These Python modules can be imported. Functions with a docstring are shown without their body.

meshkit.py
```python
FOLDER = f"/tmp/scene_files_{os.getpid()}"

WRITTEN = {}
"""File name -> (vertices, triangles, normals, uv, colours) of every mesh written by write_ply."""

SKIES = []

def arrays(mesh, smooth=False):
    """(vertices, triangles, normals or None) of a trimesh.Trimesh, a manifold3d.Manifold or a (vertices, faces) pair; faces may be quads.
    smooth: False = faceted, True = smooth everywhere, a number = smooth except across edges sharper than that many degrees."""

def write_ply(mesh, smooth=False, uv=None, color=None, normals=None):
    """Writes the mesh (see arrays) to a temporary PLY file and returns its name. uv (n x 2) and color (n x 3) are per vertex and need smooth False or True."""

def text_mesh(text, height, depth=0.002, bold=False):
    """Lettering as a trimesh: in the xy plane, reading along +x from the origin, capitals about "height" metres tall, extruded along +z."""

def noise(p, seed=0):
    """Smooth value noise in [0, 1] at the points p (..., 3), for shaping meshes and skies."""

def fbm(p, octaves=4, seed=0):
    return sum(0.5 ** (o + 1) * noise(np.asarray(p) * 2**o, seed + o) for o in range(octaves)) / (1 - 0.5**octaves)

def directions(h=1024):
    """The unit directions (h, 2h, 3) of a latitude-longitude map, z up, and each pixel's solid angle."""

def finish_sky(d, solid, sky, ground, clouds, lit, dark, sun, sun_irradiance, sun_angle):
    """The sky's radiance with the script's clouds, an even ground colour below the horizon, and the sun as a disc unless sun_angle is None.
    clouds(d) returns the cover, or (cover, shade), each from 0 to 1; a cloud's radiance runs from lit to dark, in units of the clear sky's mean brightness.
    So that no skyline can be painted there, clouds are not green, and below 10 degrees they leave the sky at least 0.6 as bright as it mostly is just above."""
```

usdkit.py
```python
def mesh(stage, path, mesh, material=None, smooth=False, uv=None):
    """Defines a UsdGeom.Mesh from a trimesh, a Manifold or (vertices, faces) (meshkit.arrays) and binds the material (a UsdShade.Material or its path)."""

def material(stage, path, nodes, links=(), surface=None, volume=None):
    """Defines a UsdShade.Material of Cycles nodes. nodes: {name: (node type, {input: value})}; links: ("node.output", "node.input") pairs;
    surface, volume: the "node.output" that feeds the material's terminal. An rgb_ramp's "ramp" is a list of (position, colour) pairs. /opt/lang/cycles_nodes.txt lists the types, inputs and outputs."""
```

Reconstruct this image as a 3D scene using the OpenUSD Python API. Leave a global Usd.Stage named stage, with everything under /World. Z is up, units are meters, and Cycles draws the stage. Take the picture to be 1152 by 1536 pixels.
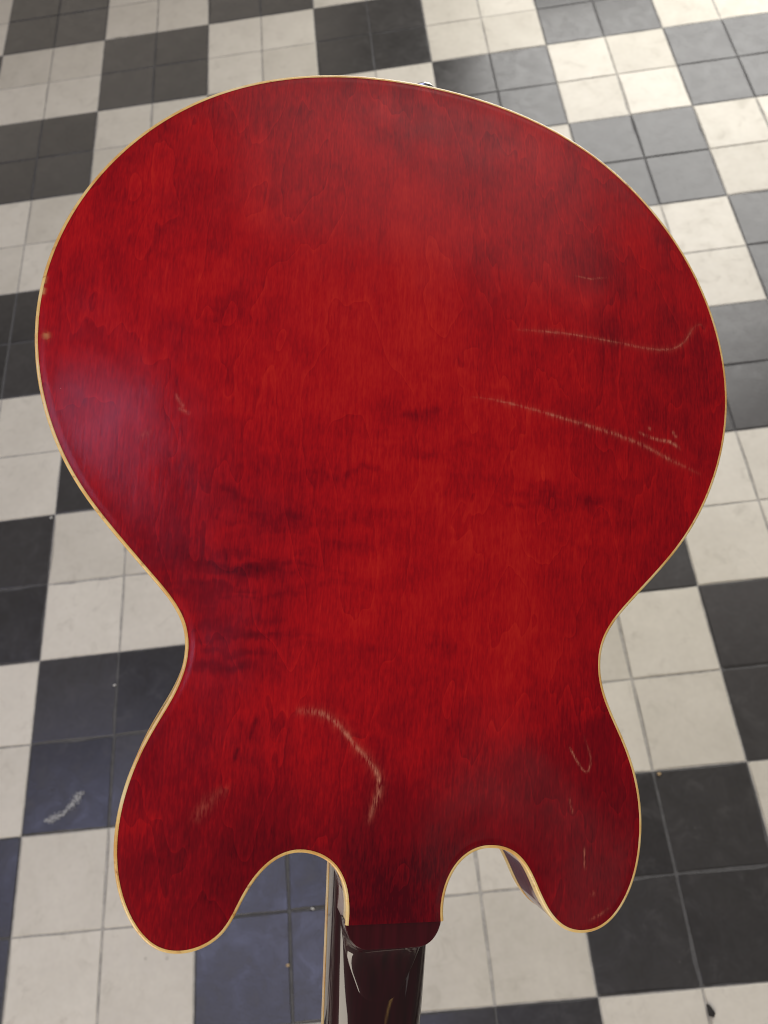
import math, random, numpy as np, trimesh, usdkit, manifold3d
from pxr import Usd, UsdGeom, UsdLux, UsdShade, Gf, Sdf, Vt
from scipy.interpolate import splprep, splev, RegularGridInterpolator
from scipy.spatial import Delaunay, cKDTree
from scipy.sparse import lil_matrix, csr_matrix
from scipy.sparse.linalg import spsolve
import shapely
from shapely.geometry import Polygon, LineString

random.seed(7)
rng = np.random.default_rng(7)
stage = Usd.Stage.CreateInMemory()
UsdGeom.SetStageUpAxis(stage, 'Z')
UsdGeom.Xform.Define(stage, '/World')
UsdGeom.Scope.Define(stage, '/World/Looks')

# ---------------------------------------------------------------- camera
EYE = np.array([0.81937, -2.07451, 1.25171])
RIGHT = np.array([0.9917189, -0.0884323, -0.0931304])
DOWN = np.array([-0.1198045, -0.8982616, -0.4228156])
FWD = np.array([-0.0462649, 0.4304717, -0.9014176])
FOCAL, SENSOR = 5.7, 5.7 * 1152 / 1160.0


def frame(o, x, y, z):
    return Gf.Matrix4d(*x, 0, *y, 0, *z, 0, *o, 1)


cam = UsdGeom.Camera.Define(stage, '/World/camera')
cam.CreateFocalLengthAttr(FOCAL)
cam.CreateHorizontalApertureAttr(SENSOR)
cam.CreateVerticalApertureAttr(SENSOR * 4 / 3)
cam.CreateFStopAttr(2.5)
cam.CreateFocusDistanceAttr(0.43)
cam.CreateClippingRangeAttr(Gf.Vec2f(0.02, 100))
cam.CreateExposureAttr(0.45)
cam.AddTransformOp().Set(frame(EYE, RIGHT, -DOWN, -FWD))

# ---------------------------------------------------------------- light: dim room, a bright window ahead on the right, blue daylight overhead
room = usdkit.material(stage, '/World/Looks/room_light', {'b': ('background_shader', {'color': (1.0, 0.93, 0.84), 'strength': 0.085})}, surface='b.background')
dome = UsdLux.DomeLight.Define(stage, '/World/sky')
dome.CreateIntensityAttr(1.0)
UsdShade.MaterialBindingAPI.Apply(dome.GetPrim()).Bind(room)
dome.GetPrim().SetCustomDataByKey('kind', 'structure')


def window(name, at, aim, w, h, color, radiance, up=None):
    l = UsdLux.RectLight.Define(stage, '/World/' + name)
    l.CreateWidthAttr(w)
    l.CreateHeightAttr(h)
    l.CreateColorAttr(Gf.Vec3f(*color))
    l.CreateIntensityAttr(radiance)
    z = np.array(at, float) - np.array(aim, float)
    z /= np.linalg.norm(z)
    up = np.array(up) if up else np.array([0, 0, 1.0]) if abs(z[2]) < .95 else np.array([0, 1.0, 0])
    x = np.cross(up, z); x /= np.linalg.norm(x)
    l.AddTransformOp().Set(frame(at, x, np.cross(z, x), z))


window('window_light', (2.15, 0.45, 1.60), (2.15, -1.0, 1.60), 1.9, 2.5, (1.0, 0.985, 0.95), 4.4)
window('lit_ceiling', (2.4, -0.35, 2.75), (2.4, -0.351, 0.0), 2.4, 1.7, (1.0, 0.88, 0.86), 0.55)
window('skylight', (-0.64, -2.07, 3.5), (-0.64, -2.07, 0.0), 2.6, 0.95, (0.54, 0.58, 1.0), 3.0, up=(.375, .927, 0))
window('doorway_light', (-0.8, -4.6, 1.9), (0.8, -1.8, 0.5), 1.8, 2.4, (1.0, 0.91, 0.77), 4.0)  # added fill from behind left; no doorway is known there
window('far_window', (-0.5, 1.7, 1.3), (0.2, -1.0, 0.4), 2.6, 1.6, (1.0, 0.88, 0.74), 0.55)  # added lamp for the glow of the far wall, no real window
window('rear_window', (2.9, -4.1, 2.4), (0.9, -2.0, 0.9), 1.0, 0.5, (1.0, 0.95, 0.9), 0.36)

# ---------------------------------------------------------------- helpers
taken = {}


def numbered(path):
    n = taken.get(path, -1) + 1
    taken[path] = n
    return path if n == 0 else f'{path}_{n:03d}'


def tag(p, label=None, cat=None, group=None, kind=None):
    for k, v in (('label', label), ('category', cat), ('group', group), ('kind', kind)):
        if v:
            p.SetCustomDataByKey(k, v)
    return p


def thing(name, label, cat, m=None, **k):
    x = UsdGeom.Xform.Define(stage, numbered('/World/' + name))
    if m is not None:
        x.AddTransformOp().Set(m)
    return tag(x.GetPrim(), label, cat, **k)


def part(name, mesh, mat, parent, smooth=40, prims=None):
    m = usdkit.mesh(stage, numbered(f'{parent.GetPath()}/{name}'), mesh, mat, smooth=smooth)
    for k, v in (prims or {}).items():
        UsdGeom.PrimvarsAPI(m).CreatePrimvar(k, Sdf.ValueTypeNames.FloatArray, 'vertex').Set(Vt.FloatArray.FromNumpy(np.asarray(v, np.float32)))
    return m.GetPrim()


def look(name, nodes, links, surface='p.BSDF'):
    return usdkit.material(stage, '/World/Looks/' + name, nodes, links, surface=surface)


# ---------------------------------------------------------------- materials
def tile_look(name, lo, hi, spot, rough, bump):
    """Cement tile: mottled colour that differs a little from tile to tile, pits, faint stains, a worn sheen."""
    return look(name, {
        'g': ('geometry', {}), 'oi': ('object_info', {}),
        'sh': ('mix_vector', {'fac': 0.0}),
        'n1': ('noise_texture', {'scale': 9.0, 'detail': 5.0, 'roughness': 0.62}),
        'n2': ('noise_texture', {'scale': 85.0, 'detail': 4.0, 'roughness': 0.65}),
        'n3': ('noise_texture', {'scale': 240.0, 'detail': 2.0}),
        'n4': ('noise_texture', {'scale': 26.0, 'detail': 6.0, 'roughness': 0.7, 'distortion': 0.6}),
        'a': ('math', {'math_type': 'multiply_add', 'value2': 0.55, 'value3': 0.0}),
        'a2': ('math', {'math_type': 'multiply_add', 'value2': 0.3}),
        'a3': ('math', {'math_type': 'multiply_add', 'value2': 0.3}),
        'r': ('rgb_ramp', {'ramp': [(0.3, lo), (0.78, hi)]}),
        'st': ('map_range', {'from_min': 0.55, 'from_max': 0.75, 'to_min': 0.0, 'to_max': 0.5}),
        'm': ('mix', {'mix_type': 'mix', 'color2': spot}),
        'v': ('voronoi_texture', {'scale': 34.0, 'randomness': 1.0}), 'pn': ('noise_texture', {'scale': 17.0}), 'pt': ('map_range', {'from_min': 0.50, 'from_max': 0.72, 'to_min': -0.01, 'to_max': 0.10}), 'pl': ('math', {'math_type': 'less_than'}),
        'pm': ('mix', {'mix_type': 'mix', 'color2': spot}), 'pf': ('math', {'math_type': 'multiply', 'value2': 0.55}),
        'rr': ('map_range', {'from_min': 0.3, 'from_max': 0.7, 'to_min': rough - 0.07, 'to_max': rough + 0.1}),
        'b': ('bump', {'strength': bump, 'distance': 0.004}),
        'b2': ('bump', {'strength': 0.12, 'distance': 0.0008}),
        'p': ('principled_bsdf', {'ior': 1.5, 'specular_ior_level': 0.5}),
    }, [('g.position', 'n1.vector'), ('g.position', 'n2.vector'), ('g.position', 'n3.vector'), ('g.position', 'n4.vector'),
        ('n1.fac', 'a.value1'), ('n2.fac', 'a2.value1'), ('a.value', 'a2.value3'), ('oi.random', 'a3.value1'), ('a2.value', 'a3.value3'),
        ('a3.value', 'r.fac'), ('r.color', 'm.color1'), ('n4.fac', 'st.value'), ('st.result', 'm.fac'), ('g.position', 'v.vector'), ('g.position', 'pn.vector'), ('pn.fac', 'pt.value'), ('v.distance', 'pl.value1'), ('pt.result', 'pl.value2'), ('pl.value', 'pf.value1'), ('pf.value', 'pm.fac'), ('m.color', 'pm.color1'), ('pm.color', 'p.base_color'),
        ('n4.fac', 'rr.value'), ('rr.result', 'p.roughness'),
        ('n1.fac', 'b.height'), ('n3.fac', 'b2.height'), ('b.normal', 'b2.normal'), ('b2.normal', 'p.normal')])


M_white = tile_look('white_tile', (0.52, 0.485, 0.40), (0.70, 0.66, 0.56), (0.40, 0.37, 0.30), 0.55, 0.10)
M_black = tile_look('black_tile', (0.030, 0.0285, 0.0275), (0.056, 0.053, 0.050), (0.085, 0.08, 0.075), 0.30, 0.10)
M_grout = look('grout', {'g': ('geometry', {}), 'n': ('noise_texture', {'scale': 60.0, 'detail': 5.0, 'roughness': 0.7}), 'mp': ('mapping', {'location': (-0.5, 0.0, 0.5), 'scale': (1 / .28, 1 / .28, 0.0)}),
                         'ck': ('checker_texture', {'scale': 1.0, 'color1': (0.11, 0.108, 0.105), 'color2': (0.50, 0.475, 0.42)}),
                         'r': ('rgb_ramp', {'ramp': [(0.3, (0.55, 0.55, 0.55)), (0.7, (1.0, 1.0, 1.0))]}), 'mu': ('mix', {'mix_type': 'multiply', 'fac': 1.0}),
                         'b': ('bump', {'strength': 0.4, 'distance': 0.001}), 'p': ('principled_bsdf', {'roughness': 0.85})},
               [('g.position', 'n.vector'), ('g.position', 'mp.vector'), ('mp.vector', 'ck.vector'), ('n.fac', 'r.fac'), ('ck.color', 'mu.color1'), ('r.color', 'mu.color2'), ('mu.color', 'p.base_color'), ('n.fac', 'b.height'), ('b.normal', 'p.normal')])
M_grime = look('grime', {'p': ('principled_bsdf', {'base_color': (0.02, 0.018, 0.016), 'roughness': 0.8})}, [])
M_crumb = look('crumb', {'p': ('principled_bsdf', {'base_color': (0.42, 0.30, 0.16), 'roughness': 0.8})}, [])
M_grit = look('grit', {'p': ('principled_bsdf', {'base_color': (0.5, 0.49, 0.45), 'roughness': 0.8})}, [])
M_smear = look('dried_paint', {'tc': ('texture_coordinate', {}), 'g': ('geometry', {}), 'n': ('noise_texture', {'scale': 330.0, 'detail': 3.0, 'roughness': 0.7}),
                               'at': ('attribute', {'attribute': 'edge'}), 'mm': ('math', {'math_type': 'multiply_add', 'value2': 3.2, 'value3': -2.0}), 'ad': ('math', {'math_type': 'add', 'use_clamp': True}),
                               'p': ('principled_bsdf', {'base_color': (0.42, 0.42, 0.41), 'roughness': 0.8})},
               [('g.position', 'n.vector'), ('n.fac', 'mm.value1'), ('mm.value', 'ad.value1'), ('at.fac', 'ad.value2'), ('ad.value', 'p.alpha')])


def back_look():
    """Cherry lacquer over rotary-cut maple: streaked grain, cathedral growth lines, worn marks, a painted reflection, a satin clear coat."""
    N = {
        'tc': ('texture_coordinate', {}),
        'mg': ('mapping', {'scale': (620.0, 34.0, 60.0)}), 'ng': ('noise_texture', {'scale': 1.0, 'detail': 4.0, 'roughness': 0.65}),
        'mf': ('mapping', {'scale': (900.0, 170.0, 200.0)}), 'nf': ('noise_texture', {'scale': 1.0, 'detail': 2.0, 'roughness': 0.6}),
        'mc': ('mapping', {'scale': (13.0, 4.6, 0.0), 'location': (3.3, 1.7, 0)}), 'nc': ('noise_texture', {'scale': 1.0, 'detail': 4.0, 'roughness': 0.48, 'distortion': 0.25}),
        'cm': ('math', {'math_type': 'multiply', 'value2': 10.0}), 'cf': ('math', {'math_type': 'fraction'}),
        'cr': ('rgb_ramp', {'ramp': [(0.0, (1, 1, 1)), (0.05, (0.75, 0.75, 0.75)), (0.16, (0.42, 0.42, 0.42)), (0.9, (0.36, 0.36, 0.36)), (0.985, (0.12, 0.12, 0.12)), (1.0, (0.6, 0.6, 0.6))]}),
        'mb': ('mapping', {'scale': (26.0, 13.0, 10.0)}), 'nb': ('noise_texture', {'scale': 1.0, 'detail': 4.0, 'roughness': 0.6, 'distortion': 0.8}),
        'mw': ('mapping', {'scale': (7.0, 5.0, 4.0), 'location': (1.1, 0.2, 0)}), 'nw': ('noise_texture', {'scale': 1.0, 'detail': 2.0}),
        'ad': ('attribute', {'attribute': 'dark'}), 'aw': ('attribute', {'attribute': 'wear'}), 'ao': ('attribute', {'attribute': 'bare'}),
        's1': ('math', {'math_type': 'multiply_add', 'value2': 0.30, 'value3': -0.14}),
        's2': ('math', {'math_type': 'multiply_add', 'value2': 0.38}),
        's3': ('math', {'math_type': 'multiply_add', 'value2': 0.155}),
        's4': ('math', {'math_type': 'multiply_add', 'value2': 0.44}),
        's5': ('math', {'math_type': 'multiply_add', 'value2': 0.30}),
        'dk': ('math', {'math_type': 'multiply'}), 'dn': ('map_range', {'from_min': 0.25, 'from_max': 0.75, 'to_min': 0.25, 'to_max': 0.62}),
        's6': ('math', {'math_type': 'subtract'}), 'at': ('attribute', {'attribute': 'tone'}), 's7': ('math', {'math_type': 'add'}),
        'r': ('rgb_ramp', {'ramp': [(0.15, (0.075, 0.0005, 0.0050)), (0.45, (0.24, 0.0016, 0.0068)), (0.68, (0.45, 0.0046, 0.0080)), (0.95, (0.60, 0.020, 0.012))]}),
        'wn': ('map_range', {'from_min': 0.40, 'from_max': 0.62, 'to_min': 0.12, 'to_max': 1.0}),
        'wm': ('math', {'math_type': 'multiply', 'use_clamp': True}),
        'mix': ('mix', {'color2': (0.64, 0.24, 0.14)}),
        'mix2': ('mix', {'color2': (0.80, 0.50, 0.18)}),
        'vo': ('voronoi_texture', {'scale': 38.0, 'randomness': 1.0}), 'vs': ('math', {'math_type': 'less_than', 'value2': 0.016}), 'vn': ('noise_texture', {'scale': 13.0}), 'vg': ('math', {'math_type': 'greater_than', 'value2': 0.53}), 'vm': ('math', {'math_type': 'multiply'}), 'vh': ('math', {'math_type': 'multiply', 'value2': 0.5}),
        'mix3': ('mix', {'color2': (0.75, 0.45, 0.35)}),
        'ru': ('map_range', {'from_min': 0.3, 'from_max': 0.7, 'to_min': 0.15, 'to_max': 0.24}),
        'ra': ('math', {'math_type': 'multiply_add', 'value2': 0.3}),
        'bp': ('bump', {'strength': 0.05, 'distance': 0.0006}),
        'mo': ('mapping', {'scale': (60.0, 45.0, 30.0)}), 'no': ('noise_texture', {'scale': 1.0, 'detail': 2.0}),
        'bq': ('bump', {'strength': 0.10, 'distance': 0.0012}),
        'p': ('principled_bsdf', {'roughness': 0.5, 'specular_ior_level': 0.05, 'coat_weight': 0.42, 'coat_ior': 1.5}),
    }
    L = [('tc.object', m + '.vector') for m in ('mg', 'mf', 'mc', 'mb', 'mw', 'mo')]
    L += [('mg.vector', 'ng.vector'), ('mf.vector', 'nf.vector'), ('mc.vector', 'nc.vector'), ('mb.vector', 'nb.vector'), ('mw.vector', 'nw.vector'), ('mo.vector', 'no.vector'),
          ('nc.fac', 'cm.value1'), ('cm.value', 'cf.value1'), ('cf.value', 'cr.fac'),
          ('ng.fac', 's1.value1'), ('nf.fac', 's2.value1'), ('s1.value', 's2.value3'), ('cr.color', 's3.value1'), ('s2.value', 's3.value3'),
          ('nb.fac', 's4.value1'), ('s3.value', 's4.value3'), ('nw.fac', 's5.value1'), ('s4.value', 's5.value3'),
          ('ad.fac', 'dk.value1'), ('nb.fac', 'dn.value'), ('dn.result', 'dk.value2'), ('s5.value', 's6.value1'), ('dk.value', 's6.value2'),
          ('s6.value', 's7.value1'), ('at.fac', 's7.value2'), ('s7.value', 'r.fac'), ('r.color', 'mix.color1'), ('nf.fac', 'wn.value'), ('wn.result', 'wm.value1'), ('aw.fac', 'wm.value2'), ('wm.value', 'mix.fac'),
          ('mix.color', 'mix2.color1'), ('ao.fac', 'mix2.fac'), ('tc.object', 'vo.vector'), ('tc.object', 'vn.vector'), ('vo.distance', 'vs.value1'), ('vn.fac', 'vg.value1'), ('vs.value', 'vm.value1'), ('vg.value', 'vm.value2'), ('vm.value', 'vh.value1'), ('vh.value', 'mix3.fac'), ('mix2.color', 'mix3.color1'), ('mix3.color', 'p.base_color'),
          ('no.fac', 'ru.value'), ('aw.fac', 'ra.value1'), ('ru.result', 'ra.value3'), ('ra.value', 'p.coat_roughness'),
          ('ng.fac', 'bp.height'), ('no.fac', 'bq.height'), ('bq.normal', 'bp.normal'), ('bp.normal', 'p.coat_normal')]
    return look('cherry_lacquer', N, L)


M_back = back_look()
M_rim = look('cherry_rim', {'tc': ('texture_coordinate', {}), 'm': ('mapping', {'scale': (20.0, 20.0, 300.0)}), 'n': ('noise_texture', {'detail': 3.0}),
                            'r': ('rgb_ramp', {'ramp': [(0.3, (0.06, 0.002, 0.005)), (0.7, (0.14, 0.004, 0.010))]}),
                            'p': ('principled_bsdf', {'roughness': 0.35, 'specular_ior_level': 0.1, 'coat_weight': 1.0, 'coat_ior': 1.62, 'coat_roughness': 0.03})},
             [('tc.object', 'm.vector'), ('m.vector', 'n.vector'), ('n.fac', 'r.fac'), ('r.color', 'p.base_color')])
M_neck = look('dark_cherry_neck', {'tc': ('texture_coordinate', {}), 'm': ('mapping', {'scale': (260.0, 14.0, 200.0)}), 'n': ('noise_texture', {'detail': 4.0}),
                                   'r': ('rgb_ramp', {'ramp': [(0.3, (0.012, 0.0006, 0.0020)), (0.7, (0.030, 0.0011, 0.0045))]}),
                                   'at': ('attribute', {'attribute': 'wear'}), 'mx': ('mix', {'color2': (0.42, 0.25, 0.07)}), 'nb': ('noise_texture', {'scale': 14.0, 'detail': 1.0}), 'bu': ('bump', {'strength': 0.08, 'distance': 0.002}),
                                   'p': ('principled_bsdf', {'roughness': 0.4, 'specular_ior_level': 0.1, 'coat_weight': 1.0, 'coat_ior': 1.62, 'coat_roughness': 0.03})},
              [('tc.object', 'm.vector'), ('m.vector', 'n.vector'), ('n.fac', 'r.fac'), ('r.color', 'mx.color1'), ('at.fac', 'mx.fac'), ('mx.color', 'p.base_color'), ('tc.object', 'nb.vector'), ('nb.fac', 'bu.height'), ('bu.normal', 'p.coat_normal')])
M_heel = look('cherry_heel', {'tc': ('texture_coordinate', {}), 'm': ('mapping', {'scale': (260.0, 14.0, 200.0)}), 'n': ('noise_texture', {'detail': 4.0}),
                             'r': ('rgb_ramp', {'ramp': [(0.3, (0.034, 0.0008, 0.0035)), (0.7, (0.062, 0.0016, 0.006))]}),
                             'p': ('principled_bsdf', {'roughness': 0.4, 'specular_ior_level': 0.1, 'coat_weight': 1.0, 'coat_roughness': 0.05})},
              [('tc.object', 'm.vector'), ('m.vector', 'n.vector'), ('n.fac', 'r.fac'), ('r.color', 'p.base_color')])
M_bind = look('aged_binding', {'tc': ('texture_coordinate', {}), 'n': ('noise_texture', {'scale': 38.0, 'detail': 5.0, 'roughness': 0.65}),
                               'n2': ('noise_texture', {'scale': 190.0, 'detail': 4.0, 'roughness': 0.7}),
                               'r': ('rgb_ramp', {'ramp': [(0.3, (0.76, 0.37, 0.075)), (0.5, (0.93, 0.62, 0.20)), (0.7, (0.97, 0.79, 0.40))]}),
                               'd': ('map_range', {'from_min': 0.58, 'from_max': 0.72, 'to_min': 0.0, 'to_max': 0.75}), 'm': ('mix', {'color2': (0.40, 0.12, 0.03)}),
                               'p': ('principled_bsdf', {'roughness': 0.35, 'coat_weight': 0.6, 'coat_roughness': 0.12})},
              [('tc.object', 'n.vector'), ('tc.object', 'n2.vector'), ('n.fac', 'r.fac'), ('r.color', 'm.color1'), ('n2.fac', 'd.value'), ('d.result', 'm.fac'), ('m.color', 'p.base_color')])
M_rosewood = look('rosewood', {'p': ('principled_bsdf', {'base_color': (0.03, 0.014, 0.009), 'roughness': 0.5})}, [])
M_nickel = look('nickel', {'p': ('principled_bsdf', {'base_color': (0.50, 0.49, 0.47), 'metallic': 1.0, 'roughness': 0.33})}, [])

# ---------------------------------------------------------------- the floor: 14 cm cement tiles in blocks of two by two
T = 0.14
floor = thing('floor', 'black and white cement tiles laid in checkered blocks of four', 'tiled floor', kind='structure')


def to_px(w):
    d = np.asarray(w, float) - EYE
    return 576 + 1160 * (d @ RIGHT) / (d @ FWD), 768 + 1160 * (d @ DOWN) / (d @ FWD)


def tile_mesh(v, h, r, fine=True):
    gv, gh = 0.0014 + 0.0006 * r.random(), 0.0009 + 0.0005 * r.random()
    x0, x1, y0, y1 = v * T + gv, (v + 1) * T - gv, -(h + 1) * T + gh, -h * T - gh
    c = 0.0018 + 0.0028 * r.random(4) ** 3
    if not fine:
        q = np.array([[x0, y0], [x1, y0], [x1, y1], [x0, y1]])
        top = np.c_[q, np.zeros(4)]
        return top, np.array([[0, 1, 2], [0, 2, 3]])
    pts = []
    for k, (cx, cy, dx0, dy0, dx1, dy1) in enumerate([(x0, y0, 0, 1, 1, 0), (x1, y0, -1, 0, 0, 1), (x1, y1, 0, -1, -1, 0), (x0, y1, 1, 0, 0, -1)]):
        pts += [(cx + dx0 * c[k], cy + dy0 * c[k]), (cx + (dx0 + dx1) * c[k] * .3, cy + (dy0 + dy1) * c[k] * .3), (cx + dx1 * c[k], cy + dy1 * c[k])]
        nx, ny = [(x1, y0), (x1, y1), (x0, y1), (x0, y0)][k]
        for t in (.22, .46, .71):
            ex, ey = cx + (nx - cx) * t, cy + (ny - cy) * t
            inw = abs(r.normal()) * .0004 + (0.0024 * r.random() if r.random() < .13 else 0)
            pts.append((ex + (-dy1) * inw, ey + dx1 * inw))
    q = np.array(pts)
    mid = q.mean(0)
    n = len(q)
    tilt = r.normal(0, .0011, 2)
    zt = 0.00025 * np.clip(r.normal(), -1.5, 1.5) + (q - mid) @ np.clip(tilt, -.002, .002)
    inner = q + (mid - q) / np.linalg.norm(mid - q, axis=1)[:, None] * 0.0011
    v3 = np.vstack([np.c_[inner, zt], np.c_[q, zt - 0.0010], np.c_[q, np.full(n, -0.006)]])
    f = [[0, i, i + 1] for i in range(1, n - 1)]
    for a in (0, n):
        for i in range(n):
            j = (i + 1) % n
            f += [[a + n + i, a + n + j, a + j], [a + n + i, a + j, a + i]]
    return v3, np.array(f)


far = {True: [], False: []}
count = 0
for h in range(-14, 28):
    for v in range(-16, 28):
        black = (math.floor((v - 1) / 2) + math.floor(h / 2)) % 2 == 0
        r = np.random.default_rng(1000 + 77 * (h + 40) + (v + 40))
        cs = [to_px((a * T, -b * T, 0)) for a, b in ((v, h), (v + 1, h), (v, h + 1), (v + 1, h + 1))]
        ahead = all((np.array([a * T, -b * T, 0]) - EYE) @ FWD > .3 for a, b in ((v, h), (v + 1, h + 1)))
        inside = ahead and max(p[0] for p in cs) > -25 and min(p[0] for p in cs) < 1177 and max(p[1] for p in cs) > -25 and min(p[1] for p in cs) < 1561
        if inside:
            part('tile', tile_mesh(v, h, r), M_black if black else M_white, floor, smooth=50)
            count += 1
        else:
            far[black].append(tile_mesh(v, h, r, False))
print('tiles in view', count)
for black, ms in far.items():
    vs, fs, k = [], [], 0
    for a, b in ms:
        vs.append(a); fs.append(b + k); k += len(a)
    tag(part('outer_tiles', (np.vstack(vs), np.vstack(fs)), M_black if black else M_white, floor, smooth=False), kind='stuff')
g = 0.0009
part('grout', (np.array([[-16 * T, -28 * T, -g], [28 * T, -28 * T, -g], [28 * T, 14 * T, -g], [-16 * T, 14 * T, -g]]), np.array([[0, 1, 2], [0, 2, 3]])), M_grout, floor, smooth=False)


def on_floor(px, py, z=0.0):
    d = FWD + RIGHT * (px - 576) / 1160 + DOWN * (py - 768) / 1160
    return EYE + d * (z - EYE[2]) / d[2]


def lump(r, sx, sy, sz, seed):
    s = trimesh.creation.icosphere(2, 1.0)
    q = np.random.default_rng(seed)
    v = s.vertices * (1 + .22 * np.sin(s.vertices @ q.normal(0, 2.2, 3) + q.random() * 6)[:, None]) * np.array([sx, sy, sz]) * r
    return v, s.faces


def crumb(px, py, r, mat, label, cat, seed, name='crumb', sq=(1, .8, .6)):
    o = on_floor(px, py)
    v, f = lump(r, *sq, seed)
    tag(usdkit.mesh(stage, numbered('/World/' + name), (v + o + np.array([0, 0, r * sq[2] * .7]), f), mat, smooth=True).GetPrim(), label, cat)


crumb(988.5, 1161, .0030, M_crumb, 'small tan crumb on the black tiles beside the right horn', 'crumb', 3)
crumb(469, 1363, .0026, M_grit, 'pale speck of grit on bluish black tiles left of the neck', 'grit', 5, 'grit')
crumb(432, 1448, .0024, M_crumb, 'tan grain of grit on the joint below the left cutaway', 'grit', 6, 'grit')
crumb(77, 777, .0026, M_grit, 'pale pebble of grit at the tile corner left of the waist', 'grit', 8, 'grit')
crumb(172, 1028, .0024, M_grit, 'tiny pale grit on the joint of bluish tiles beside the left waist', 'grit', 9, 'grit')
# dark raised piece for the hole where a sliver of white tile broke away
sl = [(1059, 1506), (1064, 1507), (1070, 1515), (1073, 1520), (1071, 1526), (1063, 1524)]
q = np.array([on_floor(*p, 0.0016) for p in sl])
sv = np.vstack([q, q + [0, 0, .0012], [q.mean(0) + [0, 0, .0024]]])
n = len(q)
sf = [[i, (i + 1) % n, n + (i + 1) % n] for i in range(n)] + [[i, n + (i + 1) % n, n + i] for i in range(n)] + [[n + i, n + (i + 1) % n, 2 * n] for i in range(n)]
tag(usdkit.mesh(stage, '/World/dark_flake', (sv, np.array(sf)), M_grime, smooth=False).GetPrim(), 'dark flake standing for a hole broken in the white tile in the lower right corner', 'flake')
# dried white paint on the blue-black tile at the lower left
ring = []
cl = np.array([on_floor(*p, .0012) for p in [(66, 1232), (82, 1227), (95, 1220), (104, 1212), (112, 1203), (120, 1192), (127, 1190)]])
wid = np.array([.0025, .0085, .0075, .0042, .0075, .0095, .003]) * 1.25
tck, _ = splprep(cl[:, :2].T, s=0)
uu = np.linspace(0, 1, 40)
cc = np.array(splev(uu, tck)).T
dd = np.gradient(cc, axis=0); dd /= np.linalg.norm(dd, axis=1)[:, None]
nn = np.c_[-dd[:, 1], dd[:, 0]]
ww = np.interp(uu, np.linspace(0, 1, 7), wid)
vs, ed = [], []
for k in np.linspace(-1, 1, 7):
    vs.append(np.c_[cc + nn * (ww * k)[:, None], np.full(40, .0021 + .0004 * (1 - k * k))]); ed.append(np.full(40, 1.05 * (1 - abs(k) ** 1.5)))
f = [[a * 40 + i, a * 40 + i + 1, (a + 1) * 40 + i + 1] for a in range(6) for i in range(39)] + [[a * 40 + i, (a + 1) * 40 + i + 1, (a + 1) * 40 + i] for a in range(6) for i in range(39)]
m = usdkit.mesh(stage, '/World/paint_smear', (np.vstack(vs), np.array(f)[:, ::-1]), M_smear, smooth=True)
UsdGeom.PrimvarsAPI(m).CreatePrimvar('edge', Sdf.ValueTypeNames.FloatArray, 'vertex').Set(Vt.FloatArray.FromNumpy(np.concatenate(ed).astype(np.float32)))
tag(m.GetPrim(), 'dried whitish paint smear on the bluish black tile at the left', 'paint smear')

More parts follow.
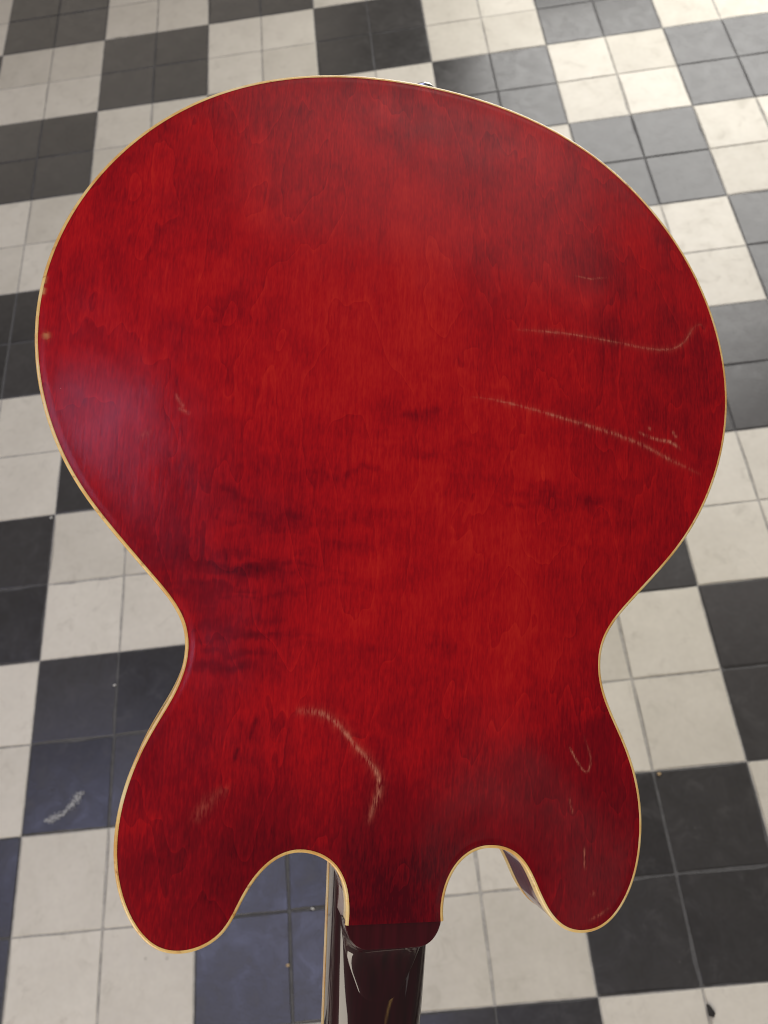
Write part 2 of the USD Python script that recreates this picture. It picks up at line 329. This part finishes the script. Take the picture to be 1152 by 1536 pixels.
# ---------------------------------------------------------------- the guitar, back up: x across, y towards the tail, z out of the back (mm below, metres in the mesh)
OUT = np.array([[float(a) for a in p.split(',')] for p in """-26.30,-232.20 -26.55,-221.70 -29.09,-211.34 -34.96,-202.83 -44.40,-197.66 -54.98,-196.70 -64.26,-200.25 -71.82,-207.26 -77.66,-216.37 -82.35,-226.11 -88.29,-234.55 -97.15,-240.04 -107.60,-241.93 -117.69,-239.76 -126.01,-233.64 -132.47,-225.13 -137.19,-215.63 -140.33,-205.55 -142.01,-195.13 -142.39,-184.60 -141.59,-174.17 -139.73,-163.88 -136.91,-153.78 -133.24,-143.92 -128.82,-134.33 -124.00,-124.93 -119.68,-115.36 -116.78,-105.23 -116.14,-94.59 -118.30,-84.43 -123.25,-75.38 -129.96,-67.16 -137.31,-59.41 -144.55,-51.82 -151.72,-44.23 -158.85,-36.51 -165.78,-28.59 -172.36,-20.37 -178.43,-11.77 -183.87,-2.77 -188.67,6.61 -192.81,16.30 -196.27,26.26 -199.05,36.42 -201.12,46.75 -202.47,57.18 -203.09,67.67 -202.97,78.17 -202.09,88.61 -200.46,98.96 -198.10,109.19 -195.05,119.24 -191.35,129.10 -187.03,138.72 -182.12,148.06 -176.66,157.10 -170.69,165.80 -164.23,174.12 -157.32,182.03 -149.96,189.51 -142.16,196.53 -133.95,203.07 -125.33,209.11 -116.33,214.63 -107.02,219.62 -97.45,224.08 -87.69,228.00 -77.77,231.39 -67.72,234.28 -57.54,236.68 -47.25,238.63 -36.88,240.14 -26.43,241.23 -15.92,241.94 -5.37,242.28 5.21,242.28 15.79,241.93 26.35,241.22 36.87,240.12 47.32,238.61 57.67,236.67 67.89,234.27 77.97,231.39 87.86,228.01 97.56,224.10 107.02,219.64 116.23,214.63 125.15,209.09 133.74,203.05 141.98,196.51 149.84,189.50 157.28,182.05 164.26,174.16 170.77,165.86 176.77,157.16 182.22,148.11 187.10,138.74 191.39,129.09 195.06,119.21 198.08,109.12 200.43,98.89 202.07,88.53 202.99,78.10 203.15,67.64 202.54,57.19 201.15,46.78 199.03,36.48 196.19,26.33 192.68,16.38 188.52,6.68 183.74,-2.73 178.37,-11.79 172.44,-20.46 165.99,-28.69 159.10,-36.57 151.91,-44.22 144.52,-51.77 137.07,-59.36 129.73,-67.15 123.19,-75.40 118.42,-84.46 116.31,-94.59 116.86,-105.19 119.63,-115.34 123.87,-124.96 128.68,-134.39 133.23,-143.93 137.05,-153.73 139.89,-163.83 141.66,-174.16 142.32,-184.63 141.85,-195.14 140.21,-205.57 137.21,-215.67 132.59,-225.15 126.14,-233.56 117.69,-239.65 107.41,-241.99 97.06,-240.21 88.67,-234.49 82.30,-226.04 77.20,-216.41 71.93,-207.24 64.79,-200.19 54.75,-196.77 44.00,-197.63 35.25,-202.86 29.27,-211.36 26.28,-221.64 26.30,-232.20""".split()]) / 1000
guitar = thing('electric_guitar', 'cherry red semi hollow guitar with cream binding seen from behind', 'guitar',
               frame((0.8172693, -1.8745033, 0.8682668), (0.94441437, -0.05600600, -0.32395188), (0.15512692, 0.94470251, 0.28891662), (0.28985709, -0.32311067, 0.90087866)))
RIM = 0.0415                       # depth of the body at its edge
tck, _ = splprep(OUT.T, s=0)
E = np.array(splev(np.linspace(0, 1, 1500), tck)).T
seg = np.r_[0, np.cumsum(np.linalg.norm(np.diff(E, axis=0), axis=1))]
E = np.c_[np.interp(np.linspace(0, seg[-1], 1500), seg, E[:, 0]), np.interp(np.linspace(0, seg[-1], 1500), seg, E[:, 1])]
tan = np.gradient(E, axis=0); tan /= np.linalg.norm(tan, axis=1)[:, None]
nin = np.c_[tan[:, 1], -tan[:, 0]]                      # inward or outward, settled below
poly = Polygon(E)
if not poly.contains(shapely.Point(*(E[700] + nin[700] * .003))):
    nin = -nin
BW = 0.0017
inner = E + nin * BW
plate = Polygon(inner).buffer(0)

# arching: two membranes, a soft one and a stiff one, over the plate
gx, gy = np.arange(-.206, .2061, .002), np.arange(-.246, .2461, .002)
GX, GY = np.meshgrid(gx, gy, indexing='ij')
ins = shapely.contains_xy(plate, GX, GY)
idx = -np.ones(ins.shape, int); idx[ins] = np.arange(ins.sum())


def membrane(k2):
    ii, jj = np.nonzero(ins)
    rows, cols, vals = [], [], []
    me = idx[ii, jj]
    rows.append(me); cols.append(me); vals.append(np.full(len(me), 4 / .002 ** 2 + k2))
    for di, dj in ((1, 0), (-1, 0), (0, 1), (0, -1)):
        o = idx[ii + di, jj + dj]
        ok = o >= 0
        rows.append(me[ok]); cols.append(o[ok]); vals.append(np.full(ok.sum(), -1 / .002 ** 2))
    A = csr_matrix((np.concatenate(vals), (np.concatenate(rows), np.concatenate(cols))), (len(me), len(me)))
    s = spsolve(A.tocsc(), np.ones(len(me)))
    g = np.zeros(ins.shape); g[ii, jj] = s / s.max()
    return g


arch = 0.0145 * (0.5 * membrane(0) ** 1.25 + 0.5 * membrane(1 / .042 ** 2) ** 1.9)
from scipy.ndimage import gaussian_filter
arch = gaussian_filter(arch, 1.5)
arch_at = RegularGridInterpolator((gx, gy), arch, bounds_error=False, fill_value=0)
edge_tree = cKDTree(inner)


def height(p):
    d, _ = edge_tree.query(p)
    return arch_at(p) * np.clip(d / .003, 0, 1) - .00016 * np.exp(-(d / .0018) ** 2)


def plate_mesh(step):
    x, y = np.meshgrid(np.arange(-.205, .205, step), np.arange(-.245, .245, step), indexing='ij')
    p = np.c_[x.ravel(), y.ravel()]
    p = p + (rng.random(p.shape) - .5) * step * .15
    keep = shapely.contains_xy(plate.buffer(-step * .6), p[:, 0], p[:, 1])
    bx = inner[::max(1, int(round(step / .00085)))]
    if not np.allclose(bx[-1], inner[-1]):
        bx = np.vstack([bx, inner[-1:]])
    t = np.linspace(0, 1, max(4, int(.05 / step)))[1:-1, None]
    close = inner[-1] * (1 - t) + inner[0] * t
    p = np.vstack([p[keep], bx, close])
    f = Delaunay(p).simplices
    c = p[f].mean(1)
    f = f[shapely.contains_xy(plate, c[:, 0], c[:, 1])]
    a = p[f]
    cr = (a[:, 1, 0] - a[:, 0, 0]) * (a[:, 2, 1] - a[:, 0, 1]) - (a[:, 1, 1] - a[:, 0, 1]) * (a[:, 2, 0] - a[:, 0, 0])
    f[cr < 0] = f[cr < 0][:, ::-1]
    return p, f


P2, F2 = plate_mesh(.0008)
MARKS = {
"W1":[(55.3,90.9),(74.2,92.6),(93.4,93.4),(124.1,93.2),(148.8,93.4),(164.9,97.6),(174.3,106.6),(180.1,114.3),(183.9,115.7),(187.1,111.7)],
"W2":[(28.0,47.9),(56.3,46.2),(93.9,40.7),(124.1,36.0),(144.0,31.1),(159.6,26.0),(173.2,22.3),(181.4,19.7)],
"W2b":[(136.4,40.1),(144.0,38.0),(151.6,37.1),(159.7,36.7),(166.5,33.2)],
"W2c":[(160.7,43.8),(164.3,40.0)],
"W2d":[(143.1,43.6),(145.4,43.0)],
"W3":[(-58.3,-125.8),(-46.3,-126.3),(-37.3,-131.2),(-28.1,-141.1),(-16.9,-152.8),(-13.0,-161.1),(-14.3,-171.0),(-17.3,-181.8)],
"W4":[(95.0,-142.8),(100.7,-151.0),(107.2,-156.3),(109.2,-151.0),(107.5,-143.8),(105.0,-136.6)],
"W5":[(-106.1,-181.0),(-99.8,-171.7),(-89.2,-163.0)],  # pale streak painting a reflection on the left horn
"W6":[(105.9,-196.6),(106.7,-208.7)],
"W6b":[(110.4,-222.5),(112.8,-220.9)],
"W6c":[(109.7,-235.4),(117.2,-232.3),(122.4,-229.1)],
"W7":[(-131.1,33.9),(-128.9,30.6),(-125.9,26.7)],
"W7b":[(-128.9,26.3),(-122.6,23.8)],
"W8":[(93.0,131.0),(104.0,130.9),(116.0,134.4)],
"W9":[(-147.8,7.6),(-142.7,13.3),(-143.7,9.7)],
"WE1":[(-201.0,91.0),(-201.5,86.5)],
"WE2":[(-201.0,84.4),(-201.3,80.8)],
"OR1":[(-197.4,60.6),(-196.4,57.1)],
"W10":[(96.1,-170.4),(98.6,-179.1)],
"C1":[(-78.4,-128.5),(-79.6,-135.0),(-80.9,-140.5)],
"C2":[(-86.3,-143.8),(-87.8,-150.6)],
"C3":[(-132.2,60.8),(-128.9,30.6),(-124.9,9.8),(-124.0,-11.1)],
"C4":[(-102.2,48.1),(-100.9,19.3),(-98.7,-1.9)],
"C5":[(-104.0,-23.4),(-105.9,-30.4)],
"C6":[(-99.9,-43.8),(-96.7,-60.7)],
"C7":[(-136.5,29.8),(-131.9,2.1),(-129.9,-11.6)],
"B1":[(-96.3,-60.7),(-83.2,-54.8),(-69.7,-51.6)],
"B2":[(-112.1,-93.2),(-95.9,-90.9),(-79.4,-87.0)],
"B3":[(-112.7,-106.3),(-91.6,-105.1),(-81.7,-103.8)],
"B4":[(-111.6,-99.7),(-92.1,-97.5),(-68.5,-98.4)],
"B5":[(-106.4,-13.1),(-92.5,-17.2)],
"B6":[(-42.3,-1.3),(-31.6,2.6),(-20.3,0.7)],
"B7":[(-71.3,-24.4),(-62.6,-24.5)],
"B8":[(98.6,-5.9),(126.3,-1.8)],
"B9":[(100.7,-4.6),(113.4,-5.1)],
"B10":[(-5.7,10.1),(9.4,15.3)],
"B11":[(9.4,-87.1),(24.6,-91.9)],
"B12":[(77.7,2.1),(82.1,-20.6)],
"B13":[(-83.9,-70.2),(-53.4,-61.8)],
"B14":[(32.9,-114.6),(29.6,-132.1)],
"B15":[(-145.9,-33.3),(-121.3,-58.7)],
"B16":[(-14.2,31.9),(12.5,38.5)],
"B17":[(-130.1,-201.8),(-119.9,-196.1)],
"B18":[(-89.9,-80.7),(-66.3,-78.0)],
"B19":[(-19.9,-88.2),(-26.6,-98.8)],
"B20":[(-185.8,22.6),(-173.5,25.7)],
}
tree = cKDTree(P2)


def stroke(names, width, strength, rag=0.35, P2=P2):
    """Adds along a polyline a mark of the given half-width (mm), ragged along its length."""
    a = np.zeros(len(P2))
    for k, nm in enumerate(names):
        q = np.array(MARKS[nm]) / 1000
        w = np.atleast_1d(width)
        s = np.r_[0, np.cumsum(np.linalg.norm(np.diff(q, axis=0), axis=1))]
        if len(q) > 3:
            tk, u = splprep(q.T, s=0, u=s / s[-1], k=3)
            u = np.linspace(0, 1, int(s[-1] / .0004) + 2)
            qq = np.array(splev(u, tk)).T
        else:
            u = np.linspace(0, 1, int(s[-1] / .0004) + 2)
            qq = np.c_[np.interp(u * s[-1], s, q[:, 0]), np.interp(u * s[-1], s, q[:, 1])]
        wl = np.interp(u, np.linspace(0, 1, len(w)), w) / 1000
        r_ = np.random.default_rng(int(abs(q[0, 0]) * 1e5))
        amp = np.interp(u, np.linspace(0, 1, max(4, int(s[-1] / .006))), 1 - rag * r_.random(max(4, int(s[-1] / .006))))
        fade = np.clip(np.minimum(u, 1 - u) * 6 + .15, 0, 1)
        d, i = cKDTree(qq).query(P2, distance_upper_bound=.02)
        ok = np.isfinite(d)
        a[ok] = np.maximum(a[ok], np.exp(-(d[ok] / wl[i[ok]]) ** 2) * amp[i[ok]] * fade[i[ok]])
    return a * strength


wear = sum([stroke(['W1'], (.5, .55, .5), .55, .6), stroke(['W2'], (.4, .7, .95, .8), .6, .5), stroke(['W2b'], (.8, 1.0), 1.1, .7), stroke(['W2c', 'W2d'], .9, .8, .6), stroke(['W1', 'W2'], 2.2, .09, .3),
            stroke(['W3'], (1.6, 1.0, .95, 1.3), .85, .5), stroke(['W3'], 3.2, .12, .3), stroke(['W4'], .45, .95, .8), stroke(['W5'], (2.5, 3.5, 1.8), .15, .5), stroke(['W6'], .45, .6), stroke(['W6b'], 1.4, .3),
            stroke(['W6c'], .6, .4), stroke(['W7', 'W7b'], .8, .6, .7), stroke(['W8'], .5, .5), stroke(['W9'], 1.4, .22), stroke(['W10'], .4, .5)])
bare = np.clip(sum([stroke(['WE1', 'WE2'], 1.2, .95, .6), stroke(['OR1'], 1.6, .45, .5)]), 0, 1)
import meshkit
p3 = np.c_[P2, np.zeros(len(P2))]
PW = P2 + np.c_[meshkit.fbm(p3 * 130, 4, 3) - .5, meshkit.fbm(p3 * 130, 4, 9) - .5] * np.array([.009, .008])
dark = np.clip(sum([stroke(['B1'], 2.6, .7, P2=PW), stroke(['B2', 'B4'], 1.6, .6, P2=PW), stroke(['B3'], 2.4, .75, P2=PW), stroke(['B5', 'B6', 'B7'], 2.2, .6, P2=PW), stroke(['B8'], 5, .45, P2=PW), stroke(['B9'], 2, .4, P2=PW),
                    stroke(['B10', 'B16'], 3, .5, P2=PW), stroke(['B11'], 6, .5, P2=PW), stroke(['B12'], 5, .3, P2=PW), stroke(['B13', 'B18'], 2, .4, P2=PW), stroke(['B14'], 9, .3, P2=PW), stroke(['B15'], 12, .42, P2=PW), stroke(['B17'], 3, .35, P2=PW),
                    stroke(['B19'], 4, .3, P2=PW), stroke(['B20'], 3, .3, P2=PW), stroke(['C1', 'C2'], .9, 1.1, .3), stroke(['C5', 'C6'], .8, .7, .5), stroke(['C3', 'C4', 'C7'], .55, .45, .6)]), 0, 1.3)
dark[:] = .58 * dark * (.45 + 1.1 * meshkit.fbm(p3 * np.array([120, 420, 1]), 3, 21))


def spot(x, y, sx, sy):
    return np.exp(-((P2[:, 0] - x / 1000) / sx) ** 2 - ((P2[:, 1] - y / 1000) / sy) ** 2)


# flame across the grain at the waist, and broad tone: lighter in the middle, darker in the horns and heel
flame = np.clip((meshkit.fbm(np.c_[PW, PW[:, :1] * 0] * np.array([26, 150, 1]), 4, 33) - .45) * 3.5, 0, 1)
dark = dark + flame * (.42 * spot(-83, -65, .045, .035) + .2 * spot(-60, -30, .06, .05) + .12 * spot(40, 20, .08, .06) + .15 * spot(85, -15, .05, .03))
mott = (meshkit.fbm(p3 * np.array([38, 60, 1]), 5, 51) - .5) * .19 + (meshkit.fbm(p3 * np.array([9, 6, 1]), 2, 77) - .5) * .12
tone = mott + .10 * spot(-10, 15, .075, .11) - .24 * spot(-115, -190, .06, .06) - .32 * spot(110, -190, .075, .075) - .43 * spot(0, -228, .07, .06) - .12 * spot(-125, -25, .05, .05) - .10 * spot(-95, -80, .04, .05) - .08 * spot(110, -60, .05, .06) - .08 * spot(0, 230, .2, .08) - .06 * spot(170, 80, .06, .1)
zb = height(P2)
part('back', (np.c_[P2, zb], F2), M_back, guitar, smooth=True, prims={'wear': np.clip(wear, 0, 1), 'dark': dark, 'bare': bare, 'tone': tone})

P3, F3 = plate_mesh(.004)
d3, _ = edge_tree.query(P3)
part('front', (np.c_[P3, -RIM - arch_at(P3) * np.clip(d3 / .004, 0, 1) * 1.05], F3[:, ::-1]), M_rim, guitar, smooth=True)


def strip(profile, closed=True):
    """Sweeps a cross-section (inward distance, height) along the open edge of the body."""
    n = len(profile)
    rows = [np.c_[E + nin * a, np.full(len(E), z)] for a, z in profile]
    v = np.stack(rows, 1).reshape(-1, 3)
    f = []
    m = len(E)
    a = np.arange(m - 1)[:, None] * n + np.arange(n if closed else n - 1)[None]
    b = np.arange(m - 1)[:, None] * n + (np.arange(n if closed else n - 1)[None] + 1) % n
    f = np.stack([np.stack([a, b, b + n], -1), np.stack([a, b + n, a + n], -1)], 2).reshape(-1, 3)
    msh = trimesh.Trimesh(v, f, process=False)
    return msh


def oriented(msh, towards_out=True):
    c = msh.triangles_center
    d, i = cKDTree(E).query(c[:, :2])
    return msh


edge_round = [(.0017, -.0004), (.0017, .00002), (.0011, .00008), (.0005, -.0001), (.0001, -.0006), (0, -.0012), (0, -.0062), (.0017, -.0062)]


def flip_if_needed(msh, z_top):
    """Outward normals: the strip's outermost faces look away from the plate."""
    c, nn_ = msh.triangles_center, msh.face_normals
    d, i = cKDTree(E).query(c[:, :2])
    s = -(nn_[:, :2] * nin[i]).sum(1)
    side = np.abs(d) < .00003
    if s[side].mean() < 0:
        msh.invert()
    return msh


part('back_binding', flip_if_needed(strip(edge_round), 0), M_bind, guitar, smooth=40)
part('front_binding', flip_if_needed(strip([(a, -RIM - z) for a, z in edge_round]), 0), M_bind, guitar, smooth=40)
rim = strip([(.0003, -.0060), (.0003, -RIM + .0060), (.003, -RIM + .0060), (.003, -.0060)])
c, nn_ = rim.triangles_center, rim.face_normals
d, i = cKDTree(E).query(c[:, :2])
side = d < .0006
if -(nn_[side, :2] * nin[i[side]]).sum(1).mean() < 0:
    rim.invert()
part('rim', rim, M_rim, guitar, smooth=40)

# ---- neck: lofted from the body to the nut, then a plain headstock; heel block standing on it
YJ, YN = -0.2335, -0.645
NSEC = 96


def neck_ring(y):
    t = (YJ - y) / (YJ - YN)
    w = 0.0276 * (1 - t) + 0.0215 * t
    zf = -0.0465
    zb_ = -0.0225 - .0035 * min(1, t * 3)
    e = 6.0 * (1 - min(1, t * 5)) + 2.7 * min(1, t * 5)
    th = (1 - np.cos(np.linspace(0, math.pi, 3000))) * math.pi / 2
    c_, s_ = np.cos(th), np.sin(th)
    px_, pz_ = w * np.sign(c_) * np.abs(c_) ** (2 / e), zf + (zb_ - zf) * np.abs(s_) ** (2 / e)
    l = np.r_[0, np.cumsum(np.hypot(np.diff(px_), np.diff(pz_)))]
    u = np.linspace(0, l[-1], NSEC)
    return np.c_[np.interp(u, l, px_), np.full(NSEC, y), np.interp(u, l, pz_)]


def loft(rings, cap=True):
    n = len(rings[0])
    v = np.vstack(rings)
    f = []
    for k in range(len(rings) - 1):
        for i in range(n):
            j = (i + 1) % n
            f += [[k * n + i, k * n + j, (k + 1) * n + j], [k * n + i, (k + 1) * n + j, (k + 1) * n + i]]
    if cap:
        for base, flip in ((0, False), ((len(rings) - 1) * n, True)):
            v = np.vstack([v, v[base:base + n].mean(0)[None]])
            for i in range(n):
                t = [base + (i + 1) % n, base + i, len(v) - 1]
                f.append(t[::-1] if flip else t)
    m = trimesh.Trimesh(v, np.array(f), process=False)
    m.fix_normals()
    if m.volume < 0:
        m.invert()
    return m


ys = np.r_[np.linspace(YJ + .02, YJ - .085, 90), np.linspace(YJ - .09, YN, 50)]
nk = [neck_ring(y) for y in ys]
nv = np.vstack(nk)
fq = [[a * NSEC + i, a * NSEC + i + 1, (a + 1) * NSEC + i + 1, (a + 1) * NSEC + i] for a in range(len(ys) - 1) for i in range(NSEC - 1)]
fq = np.array(fq)
nk = trimesh.Trimesh(nv, np.vstack([fq[:, [0, 1, 2]], fq[:, [0, 2, 3]]]), process=False)
if (nk.face_normals[:, 2] * nk.area_faces).sum() < 0:
    nk.invert()
scr = np.array([(14., -262.), (11.5, -267), (6., -279), (3.2, -292)]) / 1000  # golden-brown reflection on the neck, painted into the colour along this curve
tk, _ = splprep(scr.T, s=0, k=2)
qq = np.array(splev(np.linspace(0, 1, 200), tk)).T
dq, iq = cKDTree(qq).query(nk.vertices[:, :2])
wq = np.interp(iq / 199, [0, .25, .5, 1], [.0016, .0010, .0006, .0005])
wn = np.exp(-(dq / wq) ** 2) * np.interp(iq / 199, [0, .08, .5, 1], [.5, 1, .6, .2]) * (nk.vertices[:, 2] > -.032)
part('neck', nk, M_neck, guitar, smooth=True, prims={'wear': wn})


def heel_ring(z, yf, w, rc, yb=-.2318):
    """Plan outline of the heel at one height: straight at the body, rounded towards the nut."""
    th = np.linspace(0, math.pi / 2, 12)
    right = [(w - rc + rc * math.cos(a), yf + 1.15 * rc - 1.15 * rc * math.sin(a)) for a in th]
    left = [(-x, y) for x, y in right[::-1]]
    pts = [(w, yb)] + right + left + [(-w, yb)]
    return np.array([(x - .0005, y, z) for x, y in pts])


def cap_and_sides(rings, flat_top=True):
    """Joins the rings; the first is closed by strips between its two halves."""
    m = loft(rings, cap=False)
    v, f, n = m.vertices, [list(t) for t in m.faces], len(rings[0])
    for i in range(n // 2 - 1):
        a, b_, c_, d_ = i, i + 1, n - 2 - i, n - 1 - i
        f += [[a, b_, c_], [a, c_, d_]]
    m = trimesh.Trimesh(v, np.array(f), process=False)
    m.fix_normals()
    if (m.face_normals[-(n - 2):, 2]).mean() < 0:
        m.invert()
    return m


cap_rings = [(-.0005, -.2440, .0250, .0122), (-.0007, -.2446, .0255, .0125), (-.0012, -.2450, .0258, .0128), (-.0022, -.2452, .0260, .0130), (-.0050, -.2454, .0260, .0131)]
part('heel_cap', cap_and_sides([heel_ring(*h) for h in cap_rings]), M_heel, guitar, smooth=25)
hs = [(-.0048, -.2450, .0256, .0128), (-.0052, -.2455, .0261, .0131), (-.008, -.2462, .0260, .0134), (-.012, -.2476, .0257, .0140), (-.0155, -.2500, .0252, .0146), (-.0185, -.2540, .0245, .0152), (-.0205, -.2592, .0234, .0158),
      (-.0218, -.2650, .0218, .0160), (-.0226, -.2710, .0196, .0158), (-.0232, -.2770, .0165, .0145), (-.0240, -.2830, .0130, .0120)]
part('heel', cap_and_sides([heel_ring(*h) for h in hs]), M_neck, guitar, smooth=60)

fb_y = np.linspace(-.2336 + .045, YN, 30)


def slab(y, z0, z1, inset):
    t = (YJ - y) / (YJ - YN)
    w = 0.0277 * (1 - t) + 0.0216 * t - inset
    return np.array([(w, y, z0), (-w, y, z0), (-w, y, z1), (w, y, z1)])


fbp = part('fretboard', loft([slab(y, -.0462, -.0515, .0016) for y in (-.2336 + .045, YN)]), M_rosewood, guitar, smooth=False)
for s in (-1, 1):
    rr = []
    for y in (-.2336 + .045, YN):
        t = (YJ - y) / (YJ - YN)
        w = 0.0279 * (1 - t) + 0.0218 * t
        rr.append(np.array([(s * w, y, -.0460), (s * (w - .0016), y, -.0460), (s * (w - .0016), y, -.0516), (s * w, y, -.0516)]))
    part('fretboard_binding', loft(rr), M_bind, guitar, smooth=False)
hd = trimesh.creation.extrude_polygon(Polygon([(-.0215, 0), (.0215, 0), (.030, -.04), (.037, -.15), (.033, -.175), (.012, -.168), (0, -.172), (-.012, -.168), (-.033, -.175), (-.037, -.15), (-.030, -.04)]).buffer(-.004).buffer(.004), .014)
hd.apply_transform(trimesh.transformations.rotation_matrix(math.radians(-14), (1, 0, 0)))
hd.apply_translation((0, YN + .003, -.0455))
part('headstock', hd, M_neck, guitar, smooth=30)

# ---- strap button on the tail, nickel, turned
prof = [(0.0001, .0135), (.0040, .0135), (.0062, .0128), (.0070, .0115), (.0066, .0102), (.0040, .0085), (.0034, .006), (.0040, .0035), (.0062, .0015), (.0066, 0), (.0001, 0)]
sb = trimesh.creation.revolve(np.array(prof), sections=36)
sb.apply_transform(trimesh.transformations.rotation_matrix(-math.pi / 2, (1, 0, 0)))
if sb.bounds[1][1] < .01:
    sb.apply_transform(trimesh.transformations.rotation_matrix(math.pi, (1, 0, 0)))
if sb.volume < 0:
    sb.invert()
sb.apply_translation((.0030, float(E[:, 1].max()) - .0002, -.0200))
part('strap_button', sb, M_nickel, guitar, smooth=30)
